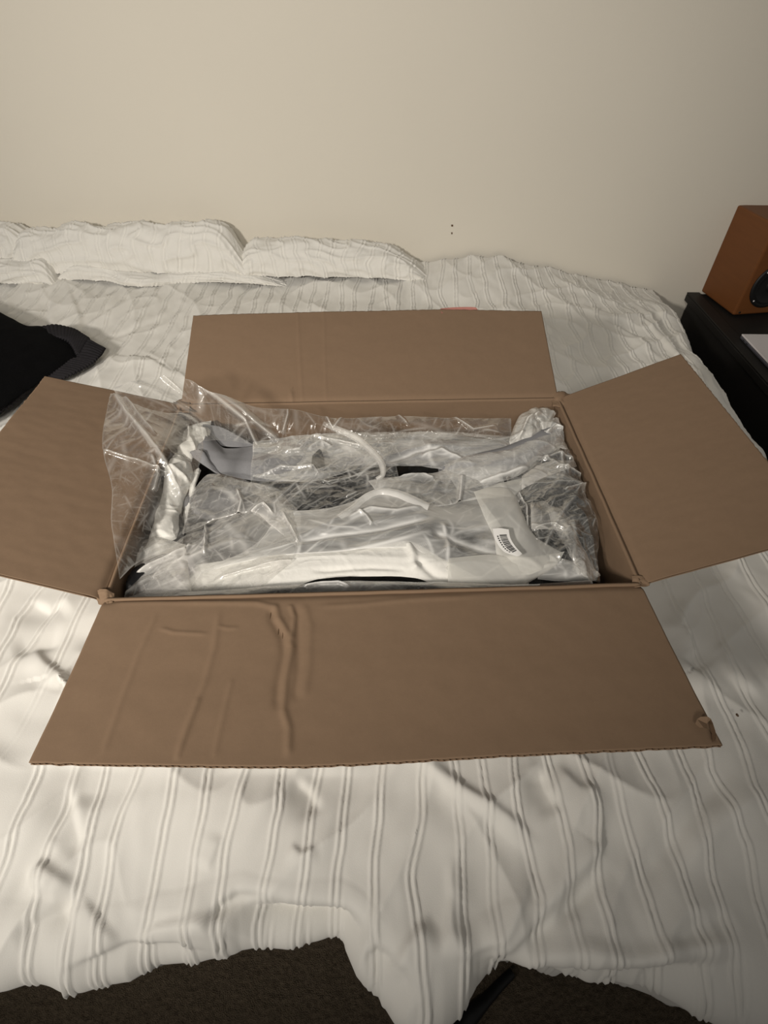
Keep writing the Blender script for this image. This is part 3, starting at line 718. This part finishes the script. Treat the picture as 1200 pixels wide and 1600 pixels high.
# front lying clear strip
fr_ = thing('front_plastic_edge', 'shiny grey plastic edge pressed against the front wall of the box', 'plastic bag', (.05, .46, .12))
patch('edge_panel', [(225,924,.158),(330,922,.158),(440,916,.158),(540,908,.160),(680,909,.160),(800,914,.160),(925,906,.158)],
      [(180,940,.158),(330,938,.158),(440,936,.158),(560,932,.158),(680,926,.160),(800,922,.160),(930,918,.158)], F_MILK, fr_, n=240, m=30, bulge=.004, cr=[(.003,.03,.05,4),(.001,.012,.1,2)], seed=81,
      folds=[([(470,920),(500,914),(530,912),(548,918)], .16, .0022, .006)])
keep(fr_)
wc = thing('white_card', 'thin white card edge at the front right inside the box', 'card', (.25, .46, .14))
hexa('card_sheet', P((838,920,.155), (924,917,.155), (922,908,.168), (845,913,.166)), P((838,920,.157), (924,917,.157), (922,907,.170), (845,912,.168)), M_LABEL, wc)
keep(wc)

# back flat frosted bag
bb_ = thing('flat_frosted_bag', 'flat grey-looking frosted poly bag along the back of the box contents', 'plastic bag', (.1, .8, .12))
patch('bag_panel', [(395,690,.158),(480,680,.160),(580,676,.162),(700,674,.162),(800,680,.160)], [(395,745,.152),(480,752,.152),(560,734,.154),(640,728,.156),(720,738,.156),(790,742,.156)], F_MILK, bb_, n=200, m=80, bulge=.003,
      cr=[(.004,.06,.1,2),(.002,.022,.5,1.2)], seed=91, folds=[([(655,715),(690,705),(730,722)], .16, .005, .005), ([(480,700),(500,690),(520,700)], .16, .004, .006), ([(600,722),(650,706),(690,700)], .16, .006, -.004)])
patch('inner_panel', [(410,694,.146),(560,690,.148),(700,690,.150),(800,694,.150)], [(410,742,.142),(560,728,.144),(700,728,.146),(790,730,.146)], M_FOAMG, bb_, n=60, m=30, thick=.003)
patch('dark_window', [(488,712,.1660),(500,702,.1665),(506,716,.1660)], [(486,730,.164),(496,732,.164),(508,728,.164)], M_BLKPLA, bb_, n=12, m=12)
keep(bb_)

# frosted sleeve with looped end, back right
fsl = thing('frosted_sleeve', 'twisted frosted sleeve with a looped end in the back right corner of the box', 'plastic bag', (.25, .8, .12))
tube('sleeve_core', P((690,742,.140), (745,728,.146), (800,715,.150), (850,690,.152), (880,668,.152)), [.018, .022, .024, .024, .016], M_FOAMG, fsl, seg=20)
patch('sleeve_panel', [(690,728,.158),(735,712,.164),(790,702,.168),(835,684,.170),(872,664,.166)], [(715,765,.152),(770,756,.156),(815,742,.158),(850,716,.158),(895,690,.154)], F_MILK, fsl, n=140, m=70, bulge=.018,
      cr=[(.004,.04,.5,1.8),(.0018,.015,.5,1.3)], seed=95, folds=[([(744,752),(790,742),(830,730)], .165, .004, .006), ([(760,762),(800,748),(835,738)], .165, .004, -.005)])
patch('tail_panel', [(745,766,.160),(790,752,.164),(840,742,.162)], [(750,770,.160),(800,776,.160),(812,768,.160)], F_WHITE, fsl, n=60, m=20, bulge=.006, cr=[(.002,.03,.4,2)], seed=96)
patch('loop_lobe', [(800,672,.170),(812,650,.178),(832,638,.184),(852,637,.184),(868,646,.176)], [(800,700,.160),(812,699,.160),(826,692,.162),(842,680,.166),(860,668,.172)], F_WHITE, fsl,
      left=[(800,672,.170),(796,688,.166),(800,700,.160)], n=110, m=80, bulge=.014, cr=[(.008,.035,.9,1.4),(.004,.016,.3,1)], seed=97, folds=[([(808,685),(822,662),(845,650)], .175, .003, .006), ([(826,655),(840,660),(850,672)], .175, .003, -.006)])
patch('loop_lobe', [(848,668,.172),(866,652,.176),(882,654,.172),(892,668,.166)], [(838,690,.164),(858,694,.164),(876,698,.162),(896,708,.154)], F_MILK, fsl, n=100, m=70, bulge=.012, cr=[(.008,.03,.4,1.4),(.004,.014,.3,1)], seed=98,
      folds=[([(852,678),(868,668),(886,672)], .172, .003, .006)])
patch('loop_inside', [(806,690,.158),(830,672,.160),(856,664,.160)], [(812,704,.156),(836,698,.158),(862,696,.158)], F_MILK2, fsl, n=50, m=30, cr=[(.004,.02,.4,1.4)], seed=99)
patch('shade_backing', [(800,684,.150),(825,650,.155),(875,650,.152)], [(815,705,.148),(850,712,.150),(900,705,.146)], M_BLKFAB, fsl, n=30, m=30)  # black sheet added underneath so the gaps between the lobes look shaded
keep(fsl)

# right: black bundle in crinkled clear film
bl = thing('black_fabric_bundle', 'black fabric bundle wrapped in crinkled film along the right side of the box', 'fabric bundle', (.32, .66, .1))
patch('bundle_body', [(800,745,.148),(850,705,.152),(880,690,.150),(898,688,.146)], [(850,855,.140),(880,885,.138),(910,905,.136),(938,908,.130)], M_BLKFAB, bl,
      left=[(800,745,.148),(812,790,.150),(826,820,.146),(850,855,.140)], right=[(898,688,.146),(918,740,.146),(930,810,.142),(938,908,.130)], n=110, m=160, bulge=.010, cr=[(.006,.05,.9,1.5),(.002,.02,.4,1)], seed=111)
keep(bl)
cb = thing('crinkled_clear_bag', 'crinkled clear plastic film over the black bundle at the right of the box', 'plastic bag', (.33, .66, .13))
patch('film_panel', [(790,748,.162),(845,706,.166),(880,690,.166),(900,686,.160)], [(846,862,.154),(880,890,.152),(915,905,.150),(938,910,.146)], F_CLEAR2, cb,
      left=[(790,748,.162),(808,790,.164),(822,825,.160),(846,862,.154)], right=[(900,686,.160),(920,740,.160),(932,810,.156),(938,910,.146)], n=200, m=240, bulge=.012, cr=[(.008,.05,.8,1.5),(.004,.02,.3,1.3),(.0015,.009,.3,1)], seed=113,
      folds=[([(878,770),(900,762),(922,755)], .17, .0025, .007), ([(808,765),(822,785),(826,830)], .17, .003, .007), ([(830,825),(860,818),(885,828)], .17, .003, .006), ([(862,735),(890,738),(915,742)], .17, .003, .006), ([(845,720),(870,712),(900,718)], .17, .004, .006)])
patch('milky_band', [(815,745,.172),(850,722,.176),(905,716,.170)], [(815,765,.168),(860,742,.172),(908,728,.166)], F_MILK2, cb, n=90, m=40, bulge=.003, cr=[(.005,.03,.3,1.6)], seed=115)
patch('lower_fold', [(855,795,.168),(872,790,.170),(890,806,.168)], [(890,870,.160),(920,905,.156),(938,900,.152)], F_MILK2, cb, n=60, m=110, bulge=.009, cr=[(.005,.03,1.1,1.5),(.002,.012,.4,1)], seed=116,
      left=[(855,795,.168),(865,820,.166),(890,870,.160)], right=[(890,806,.168),(905,845,.162),(938,900,.152)])
patch('middle_scrap', [(828,790,.174),(848,780,.176),(868,790,.174)], [(830,828,.168),(855,826,.170),(885,828,.168)], F_MILK2, cb, n=60, m=50, bulge=.006, cr=[(.007,.03,.9,1.3)], seed=117)
patch('corner_panel', [(845,878,.154),(875,872,.158),(905,880,.156)], [(840,905,.150),(880,908,.152),(932,908,.150)], F_MILK, cb, n=60, m=30, bulge=.003, cr=[(.002,.03,.2,2)], seed=118)
keep(cb)

INSIDE[0] = False
# clear outer bag, pulled open over the left flap and the back
ob = thing('clear_plastic_bag', 'clear crinkly plastic bag pulled up over the left flap and back of box', 'plastic bag', (-.3, .8, .15))
patch('left_film', [(172,612,.292),(215,628,.286),(262,640,.262),(305,650,.235)], [(188,905,.196),(215,880,.190),(250,862,.186),(285,850,.178)], F_CLEAR, ob,
      left=[(172,612,.292),(160,690,.285),(176,760,.262),(178,830,.235),(188,905,.196)], right=[(305,650,.235),(318,700,.212),(300,765,.196),(285,850,.178)],
      n=170, m=300, cr=[(.010,.10,1.3,1.6),(.004,.035,1.0,1.4),(.0012,.012,.5,1)], seed=131, bulge=.010,
      folds=[([(178,618),(198,650),(222,680),(245,705),(262,730)], .28, .006, .014), ([(186,612),(210,640),(238,668)], .28, .003, .008), ([(160,712),(200,716),(245,714)], .27, .0025, .006), ([(225,700),(232,720),(222,742)], .27, .003, .006)])
patch('back_film', [(175,605,.298),(230,590,.300),(290,592,.282),(340,612,.262),(400,636,.232),(460,640,.224),(520,652,.208),(600,648,.204),(700,652,.200),(800,650,.196)],
      [(235,700,.235),(300,690,.215),(345,688,.186),(400,694,.178),(460,690,.178),(520,688,.178),(600,685,.178),(660,682,.178),(720,680,.178),(800,690,.176)], F_CLEAR, ob,
      n=400, m=130, cr=[(.009,.07,.2,2.0),(.004,.03,.5,1.4),(.0015,.012,.3,1)], seed=133, bulge=.006,
      folds=[([(200,588),(240,596),(290,606)], .28, .003, .008), ([(300,640),(340,650),(385,660),(420,690)], .21, .004, .010), ([(330,640),(380,648),(440,662)], .22, .004, .009), ([(455,640),(452,660),(440,672)], .2, .003, .012), ([(500,655),(520,672),(540,660)], .19, .003, .008), ([(560,660),(610,650),(640,668)], .19, .003, .008), ([(690,652),(740,668),(780,664)], .19, .003, .007)])
patch('middle_film', [(395,690,.176),(460,684,.178),(540,680,.178),(620,684,.178)], [(390,765,.166),(450,800,.166),(500,760,.168),(600,735,.170)], F_CLEAR2, ob, n=160, m=110, bulge=.004,
      cr=[(.006,.05,.4,1.6),(.003,.02,.6,1.4)], seed=135, folds=[([(440,715),(470,712),(490,690),(510,690)], .17, .0025, .007), ([(395,748),(440,735),(490,735),(500,748)], .17, .003, .006), ([(480,690),(560,700),(600,715)], .17, .003, .006)])
tube('rolled_fold', P((506,662,.196), (530,672,.194), (556,684,.190), (578,702,.186), (596,724,.182), (598,742,.176), (588,748,.172)), [.004, .006, .0065, .0065, .006, .006, .003], F_MILK2, ob, n=80, seg=12)
keep(ob)

# ================================================================ jumper on the left
jm = thing('black_jumper', 'black knitted jumper with ribbed hem lying on the left of the bed', 'jumper', (-1.0, 1.35, 0))
def knit(name, top, bottom, mat_, ribs=0, left=None, right=None, n=120, m=60, bulge=.02, thick=.006, along='u', seed=0):
    V = coons(P(*top), P(*bottom), P(*left) if left else None, P(*right) if right else None, n=n, m=m)
    u = np.linspace(0, 1, n)[:, None]*np.ones((1, m)); v = np.linspace(0, 1, m)[None]*np.ones((n, 1))
    h = bulge*(np.sin(np.pi*u)*np.sin(np.pi*v))**.5+.004*gnoise(V[..., 0]*25, V[..., 1]*25, seed)
    if ribs: h = h+.0026*np.sin(2*np.pi*ribs*(u if along == 'u' else v))
    V = V+normals(V)*h[..., None]
    o = grid_mesh(name, V, mat_, jm); solidify(o, thick); return o
knit('jumper_body', [(-160,440,.05),(-60,466,.06),(0,492,.06),(40,512,.05),(75,516,.045),(118,532,.036)], [(-230,700,.05),(-60,668,.045),(0,640,.045),(40,612,.040),(80,588,.036),(122,558,.034)], M_KNIT, n=220, m=140, bulge=.022, seed=3)
knit('ribbed_cuff', [(62,514,.048),(90,512,.050),(115,517,.048),(140,533,.044)], [(70,530,.048),(95,530,.052),(112,538,.050),(123,557,.046)], M_RIB, ribs=16, n=260, m=30, bulge=.006)
knit('ribbed_hem', [(124,560,.045),(132,546,.046),(140,533,.044)], [(150,564,.032),(158,555,.033),(164,546,.033)], M_RIB, ribs=7, n=110, m=20, bulge=.003, thick=.006)
knit('ribbed_hem', [(75,592,.036),(95,578,.042),(112,565,.044),(124,560,.045)], [(95,592,.028),(115,583,.030),(133,574,.030),(150,564,.032)], M_RIB, ribs=12, n=200, m=20, bulge=.003)
knit('ribbed_hem', [(-20,625,.045),(10,610,.046),(40,592,.044),(60,586,.040)], [(-12,652,.030),(20,632,.030),(30,620,.030),(62,594,.030)], M_RIB, ribs=12, n=200, m=20, bulge=.003)
keep(jm)

# ================================================================ bedside table, speaker, laptop
ZT = -.07
c0 = atz(1065,450,ZT)
nx0 = c0[0]; ny1 = YW-.006
ns = thing('bedside_cabinet', 'black wood bedside cabinet standing right of the bed below the speaker', 'cabinet', (nx0+.3, 1.5, -.5))
box('cabinet_body', nx0+.012, nx0+.60, 1.02, ny1-.01, -.46, ZT-.026, M_BLACKWOOD, ns, .003)
box('top_board', nx0, nx0+.62, 1.0, ny1, ZT-.025, ZT, M_BLACKWOOD, ns, .003)
box('side_rail', nx0, nx0+.045, 1.0, ny1, ZT, ZT+.006, M_BLACKWOOD, ns, .002)
for y in (1.04, 1.9): 
    for x in (nx0+.03, nx0+.54): box('foot', x, x+.04, y, y+.04, -.5, -.46, M_BLACKWOOD, ns)
for k in range(2):
    d_ = box('drawer', nx0+.02, nx0+.59, 1.0, 1.018, -.45+k*.175, -.285+k*.175, M_BLACKWOOD, ns, .003)
    box('knob', nx0+.29, nx0+.32, .985, .999, -.375+k*.175, -.36+k*.175, M_RUBBER, d_, .004)
keep(ns)

# speaker: its own frame, front-left-bottom corner a, side runs to b
a = atz(1145,493,ZT+.006); b = atz(1095,455,ZT+.006)
sd = b-a; dep = np.linalg.norm(sd[:2]); sd /= np.linalg.norm(sd)
fx = np.array([-sd[1], sd[0], 0])*-1                      # to the right along the front
wid = .19
hgt = aty(1155,320,b[1])[2]-b[2]
spk = empty('bookshelf_speaker', (a+fx*wid/2+sd*dep/2).tolist())
tag(spk, 'cherry wood bookshelf speaker with a black cone standing on the black cabinet', 'speaker')
base4 = [a, a+fx*wid, a+fx*wid+sd*dep, a+sd*dep]
hexa('cabinet', base4, [p+np.array([0, 0, hgt]) for p in base4], M_SPKWOOD, spk, .006)
cz = a+fx*wid*.50+np.array([0, 0, .098]); out = -sd
def lathe(name, prof, m_, centre, parent=spk, seg=48):
    V = np.array([[centre+out*d+(fx*math.cos(t)+np.array([0, 0, 1])*math.sin(t))*r for t in np.linspace(0, 2*np.pi, seg, endpoint=False)] for r, d in prof])
    V = np.concatenate([V, V[:, :1]], 1)
    return grid_mesh(name, V, m_, parent, uv=False)
wo = lathe('woofer', [(.0745,0),(.0745,.004),(.070,.006),(.064,.006),(.062,.004),(.058,.009),(.053,.004),(.049,.002),(.030,-.0),(.022,.001)], M_RUBBER, cz)
lathe('dust_cap', [(.022,.001),(.018,.006),(.010,.010),(.001,.011)], M_BLKPLA, cz)
tz = a+fx*wid*.5+np.array([0, 0, hgt-.055])
lathe('tweeter', [(.045,0),(.045,.003),(.022,.002),(.016,-.001),(.012,.003),(.001,.006)], M_RUBBER, tz)
q = a+fx*.020+np.array([0, 0, .010])
lathe('grille_peg', [(.0035,0),(.0035,.002),(.001,.002)], M_RUBBER, q, seg=12)
for k in range(4):
    t = math.pi/4+k*math.pi/2
    lathe('screw', [(.003,.0062),(.003,.0075),(.0005,.008)], M_ALU, cz+(fx*math.cos(t)+np.array([0, 0, 1])*math.sin(t))*.067, seg=10)
keep(spk)

lt = empty('laptop', atz(1200,560,ZT+.006).tolist())
tag(lt, 'closed silver laptop lying on the black cabinet in front of the speaker', 'laptop')
l0 = atz(1155,529,ZT+.006); lx, ly = l0[0], l0[1]
box('base', lx, lx+.31, ly-.225, ly, ZT+.0075, ZT+.0165, M_ALUSIDE, lt, .0025)
box('lid', lx+.0005, lx+.309, ly-.224, ly, ZT+.0172, ZT+.0225, M_ALU, lt, .002)
for k in range(2): box('port', lx-.0004, lx+.002, ly-.030-.022*k, ly-.020-.022*k, ZT+.0105, ZT+.0135, M_INK, lt)
for x in (.02, .28):
    for y in (-.02, -.20): box('rubber_foot', lx+x, lx+x+.01, ly+y-.01, ly+y, ZT+.006, ZT+.0075, M_RUBBER, lt)
keep(lt)

# black strap on the carpet by the hem
st = tube('black_strap', P((700,1640,-.485), (722,1606,-.483), (738,1584,-.481), (756,1566,-.481), (775,1545,-.485), (800,1520,-.487)), [.010, .015, .014, .010, .009, .008], M_RUBBER)
tag(st, 'black padded strap on the carpet poking out under the bedspread hem', 'strap')
# little speck of lint on the bedspread
sp_ = atz(1149,1120,.004)
V = np.array([[sp_+np.array([r*.0022*math.cos(t), r*.0026*math.sin(t), .006+.001*math.cos(r*1.5)]) for t in th] for r in (.05, .5, 1)])
ln = grid_mesh('lint_speck', V, M_CARDDARK, uv=False); tag(ln, 'tiny dark speck of lint on the bedspread right of the front flap', 'lint')
